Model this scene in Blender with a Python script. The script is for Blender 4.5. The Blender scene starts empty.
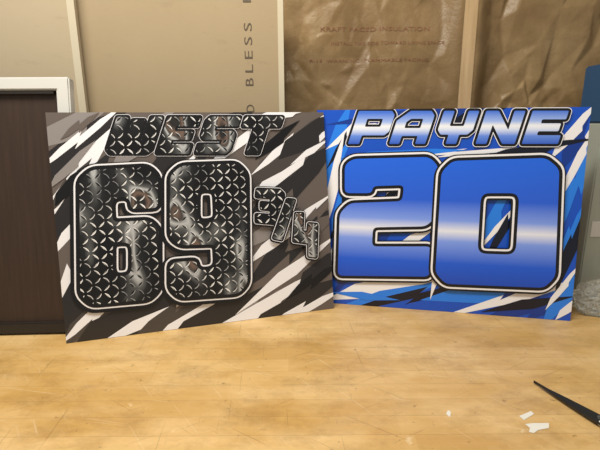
import bpy, bmesh, random
from math import *
from mathutils import Vector, Matrix, noise
from mathutils.geometry import tessellate_polygon
from mathutils.bvhtree import BVHTree
random.seed(4)
S=bpy.context.scene
try:
    S.view_settings.view_transform='Standard'
except Exception: pass

# ------------------------------------------------------------------ camera
F_PX=432.5; PITCH=radians(13.39); ROLL=radians(-0.399); CH=0.4583
R=Vector((1,0,0)); Fw=Vector((0,cos(PITCH),-sin(PITCH))); Up=Vector((0,sin(PITCH),cos(PITCH)))
R2=R*cos(ROLL)+Up*sin(ROLL); U2=-R*sin(ROLL)+Up*cos(ROLL)
cam=bpy.data.objects.new('camera',bpy.data.cameras.new('camera')); S.collection.objects.link(cam)
m=Matrix.Identity(4)
for i in range(3):
    m[i][0]=R2[i]; m[i][1]=U2[i]; m[i][2]=-Fw[i]
m[2][3]=CH
cam.matrix_world=m
cam.data.sensor_width=36; cam.data.lens=F_PX*36/600; cam.data.clip_start=0.01
S.camera=cam
def ray(px,py): return (R2*((px-300)/F_PX)+U2*((225-py)/F_PX)+Fw).normalized()

# ------------------------------------------------------------------ node helpers
def newmat(name):
    mt=bpy.data.materials.new(name); mt.use_nodes=True
    nt=mt.node_tree; b=nt.nodes['Principled BSDF']
    return mt,nt,b
def mat(name,col,rough=0.5,metal=0,**kw):
    mt,nt,b=newmat(name)
    b.inputs['Base Color'].default_value=(*col,1); b.inputs['Roughness'].default_value=rough
    b.inputs['Metallic'].default_value=metal
    for k,v in kw.items(): b.inputs[k.replace('_',' ')].default_value=v
    return mt
class NB:
    def __init__(s,nt): s.nt=nt
    def n(s,t,**kw):
        nd=s.nt.nodes.new(t)
        for k,v in kw.items(): setattr(nd,k,v)
        return nd
    def link(s,a,b): s.nt.links.new(a,b)
    def m(s,op,*a):
        nd=s.n('ShaderNodeMath',operation=op)
        for i,v in enumerate(a):
            if isinstance(v,(int,float)): nd.inputs[i].default_value=v
            else: s.link(v,nd.inputs[i])
        return nd.outputs[0]
    def mix(s,f,a,b,bt='MIX'):
        nd=s.n('ShaderNodeMix',data_type='RGBA',blend_type=bt)
        for sock,v in ((nd.inputs[0],f),(nd.inputs[6],a),(nd.inputs[7],b)):
            if isinstance(v,(int,float)): sock.default_value=v
            elif isinstance(v,tuple): sock.default_value=(*v,1) if len(v)==3 else v
            else: s.link(v,sock)
        return nd.outputs[2]
    def ramp(s,f,stops,interp='LINEAR'):
        nd=s.n('ShaderNodeValToRGB'); cr=nd.color_ramp; cr.interpolation=interp
        while len(cr.elements)<len(stops): cr.elements.new(0.5)
        for e,(p,c) in zip(cr.elements,stops): e.position=p; e.color=(*c,1)
        s.link(f,nd.inputs[0]); return nd.outputs[0]
    def obj(s): return s.n('ShaderNodeTexCoord').outputs['Object']
    def map(s,v,scale=(1,1,1),loc=(0,0,0),rot=(0,0,0)):
        nd=s.n('ShaderNodeMapping'); nd.inputs['Scale'].default_value=scale; nd.inputs['Location'].default_value=loc; nd.inputs['Rotation'].default_value=rot
        s.link(v,nd.inputs[0]); return nd.outputs[0]
    def noise(s,v,scale,detail=4,rough=.5):
        nd=s.n('ShaderNodeTexNoise'); nd.inputs['Scale'].default_value=scale; nd.inputs['Detail'].default_value=detail; nd.inputs['Roughness'].default_value=rough
        s.link(v,nd.inputs['Vector']); return nd.outputs[0]
    def bump(s,h,b,strength=.3,dist=.002):
        nd=s.n('ShaderNodeBump'); nd.inputs['Strength'].default_value=strength; nd.inputs['Distance'].default_value=dist
        s.link(h,nd.inputs['Height']); s.link(nd.outputs[0],b.inputs['Normal'])

def link_mesh(name,me,mats=(),parent=None,loc=None):
    o=bpy.data.objects.new(name,me); S.collection.objects.link(o)
    for x in mats: me.materials.append(x)
    if parent: o.parent=parent
    if loc: o.location=loc
    return o
def add_box(bm,c,s,mi=0,bev=0,rot=None):
    r=bmesh.ops.create_cube(bm,size=1)
    vs=r['verts']
    for v in vs:
        v.co=Vector((v.co.x*s[0],v.co.y*s[1],v.co.z*s[2]))
    if bev:
        es=list({e for v in vs for e in v.link_edges})
        rb=bmesh.ops.bevel(bm,geom=es,offset=bev,segments=2,affect='EDGES')
        vs=list({v for f in rb['faces'] for v in f.verts}|{v for v in vs if v.is_valid})
        st=list(vs); seen=set(vs)
        while st:
            v=st.pop()
            for e in v.link_edges:
                w=e.other_vert(v)
                if w not in seen: seen.add(w); st.append(w)
        vs=list(seen)
    fs={f for v in vs for f in v.link_faces}
    for f in fs: f.material_index=mi
    for v in vs:
        if rot: v.co=rot@v.co
        v.co+=Vector(c)
def finish(bm,name,mats,parent=None,smooth=False):
    me=bpy.data.meshes.new(name); bm.to_mesh(me); bm.free()
    if smooth:
        for p in me.polygons: p.use_smooth=True
    return link_mesh(name,me,mats,parent)

# ------------------------------------------------------------------ materials
# workbench maple
m_bench,nt,b=newmat('maple_bench_top'); B=NB(nt); oc=B.obj()
sep=B.n('ShaderNodeSeparateXYZ'); B.link(oc,sep.inputs[0])
row=B.m('FLOOR',B.m('DIVIDE',sep.outputs[1],0.043))
wn=B.n('ShaderNodeTexWhiteNoise',noise_dimensions='1D'); B.link(row,wn.inputs['W'])
seg=B.m('FLOOR',B.m('ADD',B.m('DIVIDE',sep.outputs[0],0.9),B.m('MULTIPLY',wn.outputs[0],7.3)))
wn2=B.n('ShaderNodeTexWhiteNoise',noise_dimensions='2D'); cb=B.n('ShaderNodeCombineXYZ'); B.link(row,cb.inputs[0]); B.link(seg,cb.inputs[1]); B.link(cb.outputs[0],wn2.inputs['Vector'])
base=B.ramp(wn2.outputs[0],[(0,(.59,.355,.110)),(.5,(.64,.395,.132)),(1,(.69,.44,.157))])
grain=B.noise(B.map(oc,(2.2,38,3)),3,6,.6)
base=B.mix(B.m('MULTIPLY',grain,.36),base,(.37,.20,.06))
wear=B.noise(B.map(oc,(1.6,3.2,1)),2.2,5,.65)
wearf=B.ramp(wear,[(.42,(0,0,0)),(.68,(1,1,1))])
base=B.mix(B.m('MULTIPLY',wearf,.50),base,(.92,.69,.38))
st=B.ramp(B.noise(B.map(oc,(1,1.6,1)),7,7,.75),[(.48,(0,0,0)),(.70,(1,1,1))])
base=B.mix(B.m('MULTIPLY',st,.50),base,(.27,.145,.045))
sp=B.ramp(B.noise(oc,60,4,.65),[(.64,(0,0,0)),(.70,(1,1,1))])
base=B.mix(B.m('MULTIPLY',sp,.5),base,(.14,.07,.025))
sp2=B.ramp(B.noise(B.map(oc,(1,1,1),loc=(3,4,0)),34,4,.65),[(.66,(0,0,0)),(.74,(1,1,1))])
base=B.mix(B.m('MULTIPLY',sp2,.45),base,(.85,.70,.46))
fy=B.m('FRACT',B.m('DIVIDE',sep.outputs[1],0.043))
seam=B.m('LESS_THAN',fy,.030)
base=B.mix(B.m('MULTIPLY',seam,.25),base,(.2,.11,.04))
for rz,lx in ((.9,0),(-.5,5),(.2,9),(1.5,14),(.6,21)):
    scr=B.ramp(B.noise(B.map(B.map(oc,loc=(lx,0,0),rot=(0,0,rz)),(2,75,1)),3,3,.5),[(.67,(0,0,0)),(.70,(1,1,1))])
    base=B.mix(B.m('MULTIPLY',scr,.32),base,(.22,.12,.04) if lx in(5,14,21) else (.8,.64,.42))
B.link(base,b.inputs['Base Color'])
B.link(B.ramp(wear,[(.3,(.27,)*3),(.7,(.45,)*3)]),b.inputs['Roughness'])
B.bump(grain,b,.12,.001)
m_legs=mat('bench_leg_steel',(.12,.12,.13),.5,.6)

def wallboard(name,c1,c2):
    mt,nt,b=newmat(name); B=NB(nt); oc=B.obj()
    n=B.noise(oc,4,5,.6); n2=B.noise(B.map(oc,(1,1,6)),90,3,.6)
    base=B.mix(n,c1,c2); base=B.mix(B.m('MULTIPLY',n2,.15),base,tuple(x*.7 for x in c1))
    scf=B.ramp(B.noise(B.map(oc,(1,1,2.5),rot=(0,.6,0)),12,5,.7),[(.60,(0,0,0)),(.68,(1,1,1))])
    base=B.mix(B.m('MULTIPLY',scf,.2),base,tuple(x*.66 for x in c1))
    B.link(base,b.inputs['Base Color']); b.inputs['Roughness'].default_value=.85
    B.bump(n2,b,.1,.001); return mt
m_dry=wallboard('drywall_paper',(.36,.275,.165),(.43,.338,.215))
m_dry2=wallboard('drywall_paper_light',(.44,.36,.24),(.49,.405,.285))
m_edge=mat('drywall_edge_tape',(.58,.52,.39),.8)
m_ink=mat('printed_ink',(.11,.085,.06),.8)
m_inkr=mat('red_stamp_ink',(.24,.11,.055),.8)
# kraft
m_kraft,nt,b=newmat('kraft_paper'); B=NB(nt); oc=B.obj()
n=B.noise(oc,5,6,.6); n2=B.noise(oc,28,5,.7)
base=B.ramp(n,[(.3,(.185,.113,.047)),(.55,(.28,.182,.082)),(.75,(.40,.275,.135))])
base=B.mix(B.m('MULTIPLY',n2,.3),base,(.14,.082,.035))
B.link(base,b.inputs['Base Color']); b.inputs['Roughness'].default_value=.40
B.bump(n2,b,.35,.006)
# studs
m_stud,nt,b=newmat('pine_stud'); B=NB(nt); oc=B.obj()
g=B.noise(B.map(oc,(30,30,2)),3,5,.6)
B.link(B.ramp(g,[(.3,(.46,.31,.16)),(.7,(.64,.46,.265))]),b.inputs['Base Color']); b.inputs['Roughness'].default_value=.7
m_wall=mat('wall_sheathing',(.12,.09,.06),.9)
m_floor,nt,b=newmat('concrete_floor'); B=NB(nt); B.link(B.ramp(B.noise(B.obj(),3,6,.6),[(.3,(.18,.18,.17)),(.7,(.28,.27,.26))]),b.inputs['Base Color'])
# dark panel
m_brown,nt,b=newmat('dark_brown_panel'); B=NB(nt); oc=B.obj()
n=B.noise(B.map(oc,(30,1,1.5)),4,4,.6)
B.link(B.ramp(n,[(.3,(.034,.019,.013)),(.7,(.050,.029,.020))]),b.inputs['Base Color']); b.inputs['Roughness'].default_value=.5
m_white=mat('white_vinyl',(.66,.66,.64),.4)
m_dark=mat('dark_trim',(.02,.015,.012),.5)

# ------------------------------------------------------------------ room shell
def boxobj(name,c,s,mt,bev=0,parent=None):
    bm=bmesh.new(); add_box(bm,(0,0,0),s,0,bev); o=finish(bm,name,[mt],parent); o.location=c; return o
FZ=-0.9
boxobj('floor',(0,0,FZ-.02),(5,4,.04),m_floor)
boxobj('wall_back',(0,1.42,.35),(5,.04,2.5),m_wall)
WY=1.26
for k,x in enumerate((-1.55,-1.14,-.73,-.32,.463,.925,1.35,1.8)):
    boxobj('wood_stud' if k==0 else 'wood_stud.%03d'%k,(x,WY+.07,.35),(.040,.14,2.5),m_stud,.002)

def crumple_field(x0,x1,z0,z1,cx,cz,amp,rs):
    """random triangulated facets -> height field lookup"""
    rd=random.Random(rs); nx=int((x1-x0)/cx)+3; nz=int((z1-z0)/cz)+3; vs=[];fs=[]
    for j in range(nz):
        for i in range(nx):
            jx=rd.uniform(-.42,.42)*cx; jz=rd.uniform(-.42,.42)*cz
            vs.append(Vector((x0-cx+i*cx+jx,rd.uniform(-amp,amp),z0-cz+j*cz+jz)))
    for j in range(nz-1):
        for i in range(nx-1):
            a=j*nx+i; b_=a+1; c=a+nx+1; d=a+nx
            if rd.random()<.5: fs+=[(a,b_,c),(a,c,d)]
            else: fs+=[(a,b_,d),(b_,c,d)]
    t=BVHTree.FromPolygons(vs,fs)
    def f(x,z):
        h=t.ray_cast(Vector((x,-1,z)),Vector((0,1,0)))
        return h[0].y if h[0] is not None else 0
    return f
FIELDS={}
def kraft(name,x0,x1,z0,z1,seed,A):
    f1=crumple_field(x0,x1,z0,z1,.060,.095,.012*A,int(seed*10)); f2=crumple_field(x0,x1,z0,z1,.026,.038,.0062*A,int(seed*10)+1)
    def H(x,z):
        w=noise.noise(Vector((x*7,seed,z*5)))*.012; w2=noise.noise(Vector((x*7,seed+9,z*5)))*.012
        msk=min(1,max(.25,.6+1.3*noise.noise(Vector((x*4,seed+4,z*4)))))
        e=min(x-x0,x1-x); f=min(1,max(0,(e-.004)/.05)); f=f*f*(3-2*f)
        h=noise.noise(Vector((x*3,seed,z*2.2)))*.022+f1(x+w,z+w2)+msk*f2(x+w,z+w2)
        return WY-.0015+f*(min(.055,.022-h))-(1-f)*.0
    FIELDS[name]=H
    nx=int((x1-x0)/.0035); nz=int((z1-.25)/.004); vs=[];fs=[]
    zs=[z0,z0+.08,.18]+[.25+(z1-.25)*j/nz for j in range(nz+1)]
    for z in zs:
        for i in range(nx+1):
            x=x0+(x1-x0)*i/nx; vs.append((x,H(x,z),z))
    for j in range(len(zs)-1):
        for i in range(nx):
            a=j*(nx+1)+i; fs.append((a,a+1,a+nx+2,a+nx+1))
    me=bpy.data.meshes.new(name); me.from_pydata(vs,[],fs)
    for p in me.polygons: p.use_smooth=True
    return link_mesh(name,me,[m_kraft])
kr=kraft('kraft_faced_insulation',-.298,.444,.003,1.05,1.7,.62)
kraft('kraft_faced_insulation.001',.482,.903,.003,1.05,7.3,1.15)

def textmesh(name,txt,mt,parent=None):
    cu=bpy.data.curves.new(name,'FONT'); cu.body=txt; cu.resolution_u=3
    o=bpy.data.objects.new(name,cu); S.collection.objects.link(o)
    bpy.context.view_layer.update()
    dg=bpy.context.evaluated_depsgraph_get(); me=bpy.data.meshes.new_from_object(o.evaluated_get(dg))
    bpy.data.objects.remove(o)
    xs=[v.co.x for v in me.vertices]; ys=[v.co.y for v in me.vertices]
    x0,x1,y0,y1=min(xs),max(xs),min(ys),max(ys)
    for v in me.vertices: v.co=Vector(((v.co.x-x0)/(x1-x0),(v.co.y-y0)/(y1-y0),0))
    me.materials.clear()
    return link_mesh(name,me,[mt],parent)
# drywall sheets
DX0,DX1,DY=-.60,-.038,1.165
d1=boxobj('drywall_sheet',((DX0+DX1)/2,DY+.0065,.40),(DX1-DX0,.013,.80),m_dry,.001)
e1=boxobj('edge_tape',(DX1-.007-(DX0+DX1)/2,-.0068,0),(.014,.0012,.80),m_edge,0,d1)
tx0,tz0,tl,th=-.137,.419,.36,.020
txt='GOD BLESS F'; pit=tl/len(txt)
for i,ch in enumerate(txt):
    if ch==' ': continue
    t=textmesh('printed_letter_%d'%(i+1),ch,m_ink,d1)
    for v in t.data.vertices:
        a,c=v.co.x,v.co.y
        v.co=Vector((tx0+th*(1-c)-(DX0+DX1)/2,-.0072,tz0+pit*(i+a*.58)-.40))
d2=boxobj('drywall_sheet.001',(-.89,1.143,.40),(.70,.013,.80),m_dry2,.001)
e2=boxobj('edge_tape',(.341,-.0068,0),(.018,.0012,.80),m_edge,0,d2)
# faint red stamp text on kraft, follows the paper surface
KH=FIELDS['kraft_faced_insulation']
for i,(s,x,z,L,H) in enumerate((('KRAFT FACED INSULATION',.06,.70,.30,.011),('INSTALL THIS SIDE TOWARD LIVING SPACE',.09,.665,.31,.008),('R-13  WARNING: FLAMMABLE FACING',.03,.62,.33,.008))):
    t=textmesh('stamp_text_%d'%(i+1),s,m_inkr,kr)
    for v in t.data.vertices:
        X=x+L*v.co.x; Z=z+H*v.co.y
        v.co=Vector((X,KH(X,Z)-.0012,Z))

# ------------------------------------------------------------------ workbench
bm=bmesh.new()
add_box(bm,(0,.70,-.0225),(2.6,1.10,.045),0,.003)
for x in (-1.2,1.2):
    for y in (.22,1.18):
        add_box(bm,(x,y,(-.045+FZ)/2),(.07,.07,abs(FZ)-.045),1,.003)
add_box(bm,(0,.22,-.11),(2.33,.03,.10),1); add_box(bm,(0,1.18,-.11),(2.33,.03,.10),1)
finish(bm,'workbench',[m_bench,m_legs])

# ------------------------------------------------------------------ framed dark panel at left
emp=bpy.data.objects.new('framed_panel',None); S.collection.objects.link(emp)
Hh=.556; Wd=.95
emp.location=(-.484,.888,.0036); emp.rotation_euler=(radians(-8),0,radians(2))
boxobj('panel',(-Wd/2,.012,Hh/2),(Wd-.04,.008,Hh-.03),m_brown,0,emp)
boxobj('top_rail',(-Wd/2,.008,Hh-.0135),(Wd,.024,.027),m_white,.003,emp)
boxobj('right_stile',(-.014,.0078,Hh/2),(.028,.0245,Hh-.001),m_white,.003,emp)
boxobj('left_stile',(-Wd+.014,.0078,Hh/2),(.028,.0245,Hh-.001),m_white,.003,emp)
boxobj('bottom_rail',(-Wd/2,.008,.012),(Wd-.07,.022,.024),m_dark,.002,emp)
boxobj('glazing_bead',(-Wd/2,.004,Hh-.031),(Wd-.07,.010,.008),m_dark,.001,emp)

# ------------------------------------------------------------------ signs
SW,SH=.61,.4886
class Sign:
    def __init__(s,x,y,yaw,lean):
        s.d=Vector((cos(yaw),sin(yaw),0)); bk=Vector((-sin(yaw),cos(yaw),0))
        s.u=Vector((0,0,1))*cos(lean)+bk*sin(lean); s.n=s.d.cross(s.u)   # towards viewer
        s.o=Vector((x,y,0.0006)); s.verts=[]; s.faces=[]; s.mi=[]; s.mats=[]; s.z=.0001
    def L(s,px,py):
        r=ray(px,py); t=(s.o-Vector((0,0,CH))).dot(s.n)/r.dot(s.n)
        P=Vector((0,0,CH))+r*t-s.o; return Vector((P.dot(s.d),P.dot(s.u)))
    def m(s,mt):
        if mt not in s.mats: s.mats.append(mt)
        return s.mats.index(mt)
    def clip(s,poly):
        for ax,lim,sg in ((0,-SW/2,1),(0,SW/2,-1),(1,0,1),(1,SH,-1)):
            out=[];n=len(poly)
            for i in range(n):
                a,b=poly[i],poly[(i+1)%n]; da=(a[ax]-lim)*sg; db=(b[ax]-lim)*sg
                if da>=0: out.append(a)
                if da*db<0: out.append(a+(b-a)*(da/(da-db)))
            poly=out
            if len(poly)<3: return None
        return poly
    def raw(s,loops,mt,z):
        pts=[p for l in loops for p in l]
        tr=tessellate_polygon([[Vector((p.x,p.y,0)) for p in l] for l in loops])
        b=len(s.verts); s.verts+=[(p.x,p.y,z) for p in pts]
        for t in tr:
            a,c,d=[pts[i] for i in t]
            cr=(c-a).x*(d-a).y-(c-a).y*(d-a).x
            if abs(cr)<1e-12: continue
            s.faces.append(tuple(b+i for i in (t if cr>0 else t[::-1]))); s.mi.append(s.m(mt))
    def shard(s,pts,mt):
        poly=s.clip([s.L(*p) for p in pts])
        if poly: s.z+=.00003; s.raw([poly],mt,s.z)
    def glyph(s,loops,layers,fill,off=(0,0)):
        """loops in sign metres; layers = [(width,material,dx,dy)] outer first"""
        for w,mt,dx,dy in layers:
            s.z+=.00006; D=Vector((dx,dy)); s.raw([[p+D for p in l] for l in loops],mt,s.z)
            for l in loops:
                n=len(l)
                for i in range(n):
                    a,b=l[i]+D,l[(i+1)%n]+D; e=(b-a)
                    if e.length<1e-6: continue
                    q=Vector((-e.y,e.x)).normalized()*w
                    s.z+=.000003
                    pl=s.clip([a-q,b-q,b+q,a+q])
                    if pl: s.raw([pl],mt,s.z)
                    s.z+=.000003
                    pl=s.clip([a+Vector((cos(t*pi/8),sin(t*pi/8)))*w for t in range(16)])
                    if pl: s.raw([pl],mt,s.z)
        s.z+=.00006; s.raw(loops,fill,s.z)
    def build(s,name,panel,thick=.003):
        m0=s.m(panel); b=len(s.verts)
        for z in (-thick,0):
            for x,y in ((-SW/2,0),(SW/2,0),(SW/2,SH),(-SW/2,SH)): s.verts.append((x,y,z))
        for f in ((3,2,1,0),(4,5,6,7),(0,1,5,4),(1,2,6,5),(2,3,7,6),(3,0,4,7)):
            s.faces.append(tuple(b+i for i in f)); s.mi.append(m0)
        me=bpy.data.meshes.new(name); me.from_pydata(s.verts,[],s.faces)
        for mt in s.mats: me.materials.append(mt)
        for p,i in zip(me.polygons,s.mi): p.material_index=i
        o=bpy.data.objects.new(name,me); S.collection.objects.link(o)
        M=Matrix.Identity(4)
        for i in range(3): M[i][0]=s.d[i];M[i][1]=s.u[i];M[i][2]=s.n[i];M[i][3]=s.o[i]
        o.matrix_world=M; return o
PR=dict(Coat_Weight=.2,Coat_Roughness=.08)
def ink(name,c): return mat(name,c,.28,0,**PR)
K=ink('ink_black',(.004,.004,.006)); CH1=ink('ink_charcoal',(.022,.020,.022)); TP=ink('ink_taupe',(.135,.110,.100)); GR=ink('ink_grey',(.27,.245,.245)); WH=ink('ink_white',(.90,.90,.96)); DT=ink('ink_dark_taupe',(.066,.056,.053))
RB=ink('ink_royal',(.006,.085,.60)); CY=ink('ink_azure',(.02,.22,.90)); NV=ink('ink_navy',(.002,.005,.02)); DB=ink('ink_deep_blue',(.004,.040,.30))

# diamond plate print
m_plate,nt,b=newmat('diamond_plate_print'); B=NB(nt); oc=B.obj()
mp=B.map(oc,(1/.0172,)*3)
sp_=B.n('ShaderNodeSeparateXYZ'); B.link(mp,sp_.inputs[0]); X,Y=sp_.outputs[0],sp_.outputs[1]
cx=B.m('FLOOR',X); cy=B.m('FLOOR',Y); fx=B.m('SUBTRACT',B.m('FRACT',X),.5); fy=B.m('SUBTRACT',B.m('FRACT',Y),.5)
par=B.m('FLOORED_MODULO',B.m('ADD',cx,cy),2.0)
a=B.m('MULTIPLY',B.m('ADD',fx,fy),.7071); c=B.m('MULTIPLY',B.m('SUBTRACT',fx,fy),.7071)
ip=B.m('SUBTRACT',1.0,par)
u=B.m('ADD',B.m('MULTIPLY',a,par),B.m('MULTIPLY',c,ip)); v=B.m('ADD',B.m('MULTIPLY',c,par),B.m('MULTIPLY',a,ip))
q=B.m('ADD',B.m('POWER',B.m('ABSOLUTE',B.m('DIVIDE',u,.48)),2.0),B.m('ABSOLUTE',B.m('DIVIDE',v,.155)))
mask=B.m('LESS_THAN',q,1.0); inner=B.m('LESS_THAN',q,.42)
side=B.m('GREATER_THAN',v,-.01)
lo=B.noise(B.map(oc,(1,.45,1),rot=(0,0,.7)),13,1,.5)
hi=B.noise(B.map(oc,(1,.5,1),loc=(7,2,0),rot=(0,0,.6)),16,1,.5)
bs=B.ramp(lo,[(.42,(.003,.003,.004)),(.53,(.014,.015,.017)),(.58,(.10,.105,.11)),(.61,(.48,.50,.52)),(.635,(.05,.045,.043)),(.67,(.17,.115,.09)),(.71,(.02,.018,.018))])
rim=B.mix(side,(.004,.004,.005),B.mix(B.ramp(hi,[(.38,(0,0,0)),(.56,(1,1,1))]),(.24,.25,.27),(1,1,1)))
tread=B.ramp(hi,[(.40,(.012,.012,.014)),(.52,(.09,.09,.10)),(.60,(.60,.61,.63))])
col=B.mix(mask,bs,rim); col=B.mix(inner,col,tread)
B.link(col,b.inputs['Base Color']); b.inputs['Roughness'].default_value=.25
b.inputs['Coat Weight'].default_value=.2
# gradient prints
def grad(name,stops,y0,y1):
    mt,nt,b=newmat(name); B=NB(nt); s_=B.n('ShaderNodeSeparateXYZ'); B.link(B.obj(),s_.inputs[0])
    f=B.m('DIVIDE',B.m('SUBTRACT',s_.outputs[1],y0),y1-y0)
    B.link(B.ramp(f,stops),b.inputs['Base Color']); b.inputs['Roughness'].default_value=.28; b.inputs['Coat Weight'].default_value=.2
    return mt

def spear(x0,y0,x1,y1,w,kind=0):
    A=Vector((x0,y0));Bb=Vector((x1,y1));e=Bb-A;L=e.length;e.normalize();n=Vector((-e.y,e.x))
    if kind==0:   # stepped bolt
        P=[A, A+e*L*.30-n*w*.5, A+e*L*.56-n*w*.60, A+e*L*(.50)-n*w*.18, A+e*L*.74-n*w*.30, Bb, A+e*L*.70+n*w*.38, A+e*L*(.40)+n*w*.55, A+e*L*(.46)+n*w*.18,A+e*L*.2+n*w*.2]
    elif kind==1: # broad blade
        P=[A, A+e*L*.22-n*w*.55, A+e*L*.72-n*w*.45, Bb, A+e*L*.60+n*w*.30, A+e*L*.55+n*w*.60, A+e*L*.30+n*w*.42]
    else:         # thin sliver
        P=[A, A+e*L*.45-n*w*.5, Bb, A+e*L*.55+n*w*.5]
    return [(p.x,p.y) for p in P]

# ---- sign with 69 3/4
s1=Sign(-.2090,.9279,radians(16.17),radians(10.375))
for i,(x0,y0,x1,y1,w,c) in enumerate([
 (30,190,130,108,34,CH1),(30,150,120,100,22,GR),(36,172,125,104,10,WH),(44,228,120,120,20,WH),(46,262,112,150,32,CH1),(48,215,92,158,14,DT),
 (46,300,100,200,24,TP),(48,262,88,205,11,WH),(54,322,95,225,18,WH),(56,345,100,250,28,CH1),(60,350,140,270,20,DT),(60,345,128,285,11,WH),
 (70,352,200,285,32,CH1),(90,350,190,298,12,WH),(120,352,235,280,22,DT),(150,345,250,283,14,WH),(160,352,300,268,26,CH1),(215,335,300,280,12,GR),
 (190,350,340,262,13,WH),(245,338,345,276,22,CH1),(262,330,345,288,10,WH),(235,300,345,205,28,TP),(235,315,340,232,13,WH),(243,290,338,204,22,CH1),
 (246,266,334,192,11,WH),(244,250,300,205,14,GR),(246,222,340,140,28,CH1),(246,206,340,121,13,WH),(246,190,345,105,22,DT),(250,176,335,108,11,WH),
 (278,160,340,112,20,CH1),(290,165,330,138,7,WH),(140,180,260,104,32,CH1),(150,215,200,150,12,WH),(110,172,180,105,18,GR),(200,172,300,104,13,WH),
 (285,252,340,212,16,TP),(298,288,345,248,16,CH1),(60,140,100,112,9,TP),(250,120,325,106,8,WH),(55,206,82,168,11,K),(285,300,340,262,11,K),(255,160,300,120,10,K),(48,190,96,140,9,GR),(300,230,335,196,9,TP)]):
    kind=(1,2,0)[i%3] if c is WH else (1,1,0)[i%3]
    s1.shard(spear(x0,y0,x1,y1,w,kind),c)
# letters
GL={'E':[[(0,0),(1,0),(1,.26),(.34,.26),(.34,.38),(.9,.38),(.9,.62),(.34,.62),(.34,.74),(1,.74),(1,1),(0,1)]],
'S':[[(0,0),(.9,0),(1,.12),(1,.52),(.9,.62),(.34,.62),(.34,.74),(1,.74),(1,1),(.1,1),(0,.88),(0,.48),(.1,.38),(.66,.38),(.66,.26),(0,.26)]],
'T':[[(.33,0),(.67,0),(.67,.72),(1,.72),(1,1),(0,1),(0,.72),(.33,.72)]],
'W':[[(0,1),(0,.12),(.1,0),(.9,0),(1,.12),(1,1),(.74,1),(.74,.30),(.64,.30),(.64,.92),(.36,.92),(.36,.30),(.26,.30),(.26,1)]],
'P':[[(0,0),(.3,0),(.3,.26),(.9,.26),(1,.38),(1,.88),(.9,1),(0,1)],[(.3,.52),(.72,.52),(.72,.76),(.3,.76)]],
'A':[[(0,0),(.28,0),(.28,.24),(.72,.24),(.72,0),(1,0),(1,.86),(.88,1),(.3,1),(0,.7)],[(.28,.48),(.72,.48),(.72,.76),(.38,.76),(.28,.66)]],
'Y':[[(0,1),(0,.42),(.12,.28),(.35,.28),(.35,0),(.65,0),(.65,.28),(.88,.28),(1,.42),(1,1),(.7,1),(.7,.54),(.3,.54),(.3,1)]],
'N':[[(0,0),(.28,0),(.28,.58),(.68,0),(1,0),(1,1),(.72,1),(.72,.42),(.32,1),(0,1)]]}
def fillet(l,r):
    out=[];n=len(l)
    for i in range(n):
        a,p,c=l[i-1],l[i],l[(i+1)%n]
        d1=(a-p);d2=(c-p);r1=min(r,d1.length*.48);r2=min(r,d2.length*.48)
        A=p+d1.normalized()*r1;C=p+d2.normalized()*r2
        for t in (0,.33,.67,1): out.append(A*(1-t)**2+p*2*t*(1-t)+C*t*t)
    return out
def letter(s,ch,x0,x1,yt,yb,sl,layers,fill):
    loops=[]
    for l in GL[ch]:
        loops.append(fillet([s.L(x0+(x1-x0)*a+sl*c,yb+(yt-yb)*c) for a,c in l],.003))
    s.glyph(loops,layers,fill)
mm=.001
LW=[(5.4*mm,WH,0,0),(4.4*mm,K,0,0)]
for ch,x0,x1 in (('W',105,151),('E',156,189),('S',195,229),('T',233,271)):
    letter(s1,ch,x0,x1,117,154,12,LW,m_plate)
def G(s,loops,layers,fill,r=.012): s.glyph([fillet([s.L(*p) for p in l],r) for l in loops],layers,fill)
L69=[(16.5*mm,K,-3*mm,-3*mm),(11.5*mm,WH,0,0),(8*mm,K,0,0)]
G(s1,[[(92,170),(148,167),(158,176),(158,208),(131,209),(131,201),(126,197),(116,198),(112,203),(113,222),(150,220),(159,229),(159,289),(149,299),(92,304),(81,294),(80,181)],
 [(113,243),(128,242),(132,247),(132,270),(128,275),(117,276),(113,271)]],L69,m_plate)
G(s1,[[(181,166),(236,164),(246,174),(247,283),(238,293),(180,297),(170,288),(170,262),(196,260),(197,266),(201,270),(211,269),(216,264),(215,244),(180,245),(170,237),(170,176)],
 [(197,194),(201,190),(211,190),(215,194),(216,217),(212,221),(201,222),(197,218)]],L69,m_plate)
L34=[(8*mm,K,-1*mm,-1*mm),(5.0*mm,WH,0,0),(3.6*mm,K,0,0)]
G(s1,[[(256,189),(279,190),(283,194),(282,203),(279,206),(282,209),(282,219),(278,224),(255,222),(255,214),(270,215),(270,210),(260,209),(260,202),(270,203),(270,198),(255,197)]],L34,m_plate,.003)
G(s1,[[(286,199),(294,200),(281,240),(272,238)]],L34,m_plate,.003)
G(s1,[[(294,213),(302,213),(301,231),(306,232),(307,223),(316,224),(315,257),(307,256),(307,243),(292,241)]],L34,m_plate,.003)
s1.build('name_number_sign',TP)

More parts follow.
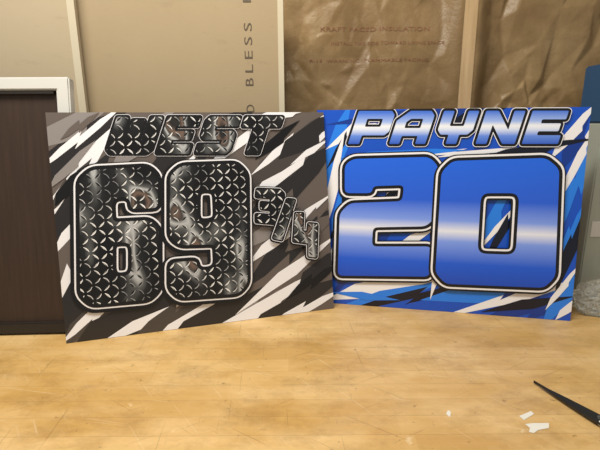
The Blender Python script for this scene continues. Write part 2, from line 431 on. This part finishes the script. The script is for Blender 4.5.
# ---- sign with 20
s2=Sign(.3329,.9944,radians(-11.58),radians(6.09))
for i,(x0,y0,x1,y1,w,c) in enumerate([
 (320,200,352,100,18,CY),(325,150,400,100,16,WH),(326,170,370,105,8,NV),(325,125,560,100,12,DB),(322,240,345,130,10,WH),(328,250,350,170,6,NV),
 (330,300,420,180,20,DB),(330,270,350,200,8,WH),(325,300,470,270,18,WH),(325,312,450,280,14,CY),(340,312,500,278,11,NV),(380,318,520,285,14,RB),
 (420,300,600,285,18,CY),(430,320,600,275,11,WH),(470,325,600,292,18,DB),(500,300,600,230,18,DB),(540,330,600,250,14,CY),(553,300,595,180,15,NV),
 (555,240,600,120,16,CY),(560,200,600,112,8,WH),(562,170,592,108,14,DB),(430,300,470,150,22,WH),(436,190,490,140,14,DB),(430,240,455,150,12,NV),
 (465,270,520,170,12,CY),(470,260,530,190,6,WH),(480,270,540,175,11,NV),(365,240,410,165,11,WH),(368,215,410,180,8,NV),(390,250,440,225,9,WH),
 (445,125,520,100,12,NV),(550,160,600,100,10,WH),(555,320,590,290,8,WH),(330,292,400,300,8,CY),(350,160,560,146,6,WH),(340,158,470,150,8,CY),(480,158,600,138,8,NV),
 (480,312,575,296,11,NV),(556,262,586,200,7,CY),(545,310,582,262,6,WH),(332,232,345,180,6,CY)]):
    s2.shard(spear(x0,y0,x1,y1,w,(1,2,0,1)[i%4]),c)
yN0=s2.L(450,144).y; yN1=s2.L(450,112).y
m_name=grad('chrome_blue_name',[(0,(.03,.11,.62)),(.25,(.13,.27,.84)),(.46,(.72,.80,1)),(.56,(.88,.92,1)),(.70,(.35,.50,.95)),(1,(.06,.18,.76))],yN0,yN1)
y0=s2.L(450,288).y; y1=s2.L(450,158).y
m_num=grad('chrome_blue_number',[(0,(.006,.060,.50)),(.20,(.014,.11,.76)),(.37,(.22,.36,.97)),(.45,(.82,.86,1)),(.53,(.22,.36,.96)),(.68,(.022,.12,.78)),(1,(.015,.14,.86))],y0,y1)
LP=[(7.2*mm,WH,0,0),(5.6*mm,K,0,0)]
for ch,x0,x1 in (('P',348,385),('A',389,425),('Y',433,468),('N',475,514),('E',521,557)):
    letter(s2,ch,x0,x1,111,144,11,LP,m_name)
L20=[(15.5*mm,K,-1*mm,-1*mm),(11.8*mm,WH,0,0),(7.2*mm,K,0,0)]
G(s2,[[(345,165),(353,159),(429,157),(438,166),(435,217),(426,226),(373,227),(372,246),(431,246),(429,276),(338,275),(340,213),(350,203),(402,201),(404,185),(373,186),(372,193),(345,193)]],L20,m_num)
G(s2,[[(452,161),(545,158),(558,169),(554,276),(543,287),(445,283),(435,272),(441,172)],
 [(484,193),(514,193),(518,198),(515,249),(510,254),(481,253),(477,248),(480,198)]],L20,m_num)
s2.build('name_number_sign.001',RB)

# ------------------------------------------------------------------ scissors
emp=bpy.data.objects.new('scissors',None); S.collection.objects.link(emp)
m_blk=mat('black_blade',(.012,.012,.014),.3); m_hnd=mat('white_handle',(.75,.75,.73),.35); m_piv=mat('pivot_steel',(.5,.5,.5),.3,1)
def blade(name,sg,z,parent):
    bm=bmesh.new()
    pr=[(0,0),(.02,.0026),(.06,.0068),(.10,.0095),(.128,.0100),(.128,-.002),(.10,-.0015),(.05,-.0008)]
    vs=[bm.verts.new((x,sg*y,z)) for x,y in pr]; f=bm.faces.new(vs)
    r=bmesh.ops.extrude_face_region(bm,geom=[f]); 
    for v in r['geom']:
        if isinstance(v,bmesh.types.BMVert): v.co.z+=.0028
    bmesh.ops.recalc_face_normals(bm,faces=bm.faces)
    o=finish(bm,name,[m_blk],parent); o.rotation_euler=(0,0,sg*.03); return o
blade('blade_1',1,.004,emp); blade('blade_2',-1,.007,emp)
def ring(name,sg,parent):
    cu=bpy.data.curves.new(name,'CURVE'); cu.dimensions='3D'; cu.bevel_depth=.0052; cu.bevel_resolution=4
    pts=[(.118,sg*.006),(.14,sg*.012),(.165,sg*.008),(.20,sg*.012),(.222,sg*.03),(.21,sg*.048),(.18,sg*.048),(.155,sg*.032),(.142,sg*.018)]
    sp=cu.splines.new('BEZIER'); sp.bezier_points.add(len(pts)-1)
    for bp,(x,y) in zip(sp.bezier_points,pts):
        bp.co=(x,y,.0068); bp.handle_left_type=bp.handle_right_type='AUTO'
    o=bpy.data.objects.new(name,cu); S.collection.objects.link(o); cu.materials.append(m_hnd); o.parent=parent
ring('handle_1',1,emp); ring('handle_2',-1,emp)
bm=bmesh.new(); bmesh.ops.create_cone(bm,cap_ends=True,segments=20,radius1=.004,radius2=.003,depth=.008); o=finish(bm,'pivot_screw',[m_piv],emp); o.location=(.112,0,.0075)
emp.location=(.414,.684,-.001); emp.rotation_euler=(0,0,atan2(-.112,.054))

# paper scraps
m_pap=mat('white_paper',(.75,.73,.66),.8)
def table(px,py,z=.0006):
    r=ray(px,py); t=(z-CH)/r.z; P=Vector((0,0,CH))+r*t; return (P.x,P.y,z)
for i,pl in enumerate(([(525,424),(533,423),(549,423),(549,428),(538,430),(534,433),(529,432),(530,428)],[(519,416),(531,411),(534,414),(524,420)],[(446,414),(448,410),(451,412),(450,417)])):
    me=bpy.data.meshes.new('s'); me.from_pydata([table(*p) for p in pl],[],[tuple(range(len(pl)))])
    link_mesh('paper_scrap' if i==0 else 'paper_scrap.%03d'%i,me,[m_pap])

# ------------------------------------------------------------------ right edge: blue box on pale carton, clear wrap
m_blue=mat('blue_carton',(.025,.08,.18),.5); m_gr=mat('pale_carton',(.40,.43,.38),.5)
bm=bmesh.new(); add_box(bm,(0,0,.225),(.22,.12,.45),0,.003); add_box(bm,(0,-.061,.19),(.20,.002,.04),1)
o=finish(bm,'supply_carton',[m_gr,m_white]); o.location=(.835,1.12,0); 
bm=bmesh.new(); add_box(bm,(0,0,.07),(.22,.11,.14),0,.004); add_box(bm,(0,-.056,.07),(.2,.002,.03),1)
o=finish(bm,'blue_carton',[m_blue,m_white]); o.location=(.845,1.12,.451); o.rotation_euler=(0,0,.06)
m_clear,nt,b=newmat('clear_plastic'); b.inputs['Base Color'].default_value=(.8,.82,.8,1); b.inputs['Roughness'].default_value=.15; b.inputs['Transmission Weight'].default_value=.75; b.inputs['IOR'].default_value=1.2
bm=bmesh.new(); bmesh.ops.create_icosphere(bm,subdivisions=5,radius=1)
for v in bm.verts:
    p=v.co.copy(); h=1+.25*noise.noise(p*2)+.22*(1-abs(noise.noise(p*4))*2)
    v.co=Vector((p.x*.060*h,p.y*.040*h,max(-.036,p.z*.040*h)))
o=finish(bm,'plastic_wrap_bundle',[m_clear]); o.location=(.735,.98,.0365)

# ------------------------------------------------------------------ light
w=bpy.data.worlds.new('world'); S.world=w; w.use_nodes=True
w.node_tree.nodes['Background'].inputs[0].default_value=(1,.94,.84,1); w.node_tree.nodes['Background'].inputs[1].default_value=.33
def area(name,loc,target,sx,sy,e,c):
    l=bpy.data.lights.new(name,'AREA'); l.shape='RECTANGLE'; l.size=sx; l.size_y=sy; l.energy=e; l.color=c
    o=bpy.data.objects.new(name,l); S.collection.objects.link(o); o.location=loc
    o.rotation_euler=(Vector(target)-Vector(loc)).to_track_quat('-Z','Y').to_euler()
area('shop_ceiling_light',(-.38,.40,1.60),(-.10,.88,0.1),1.1,.3,31,(1,.94,.82))
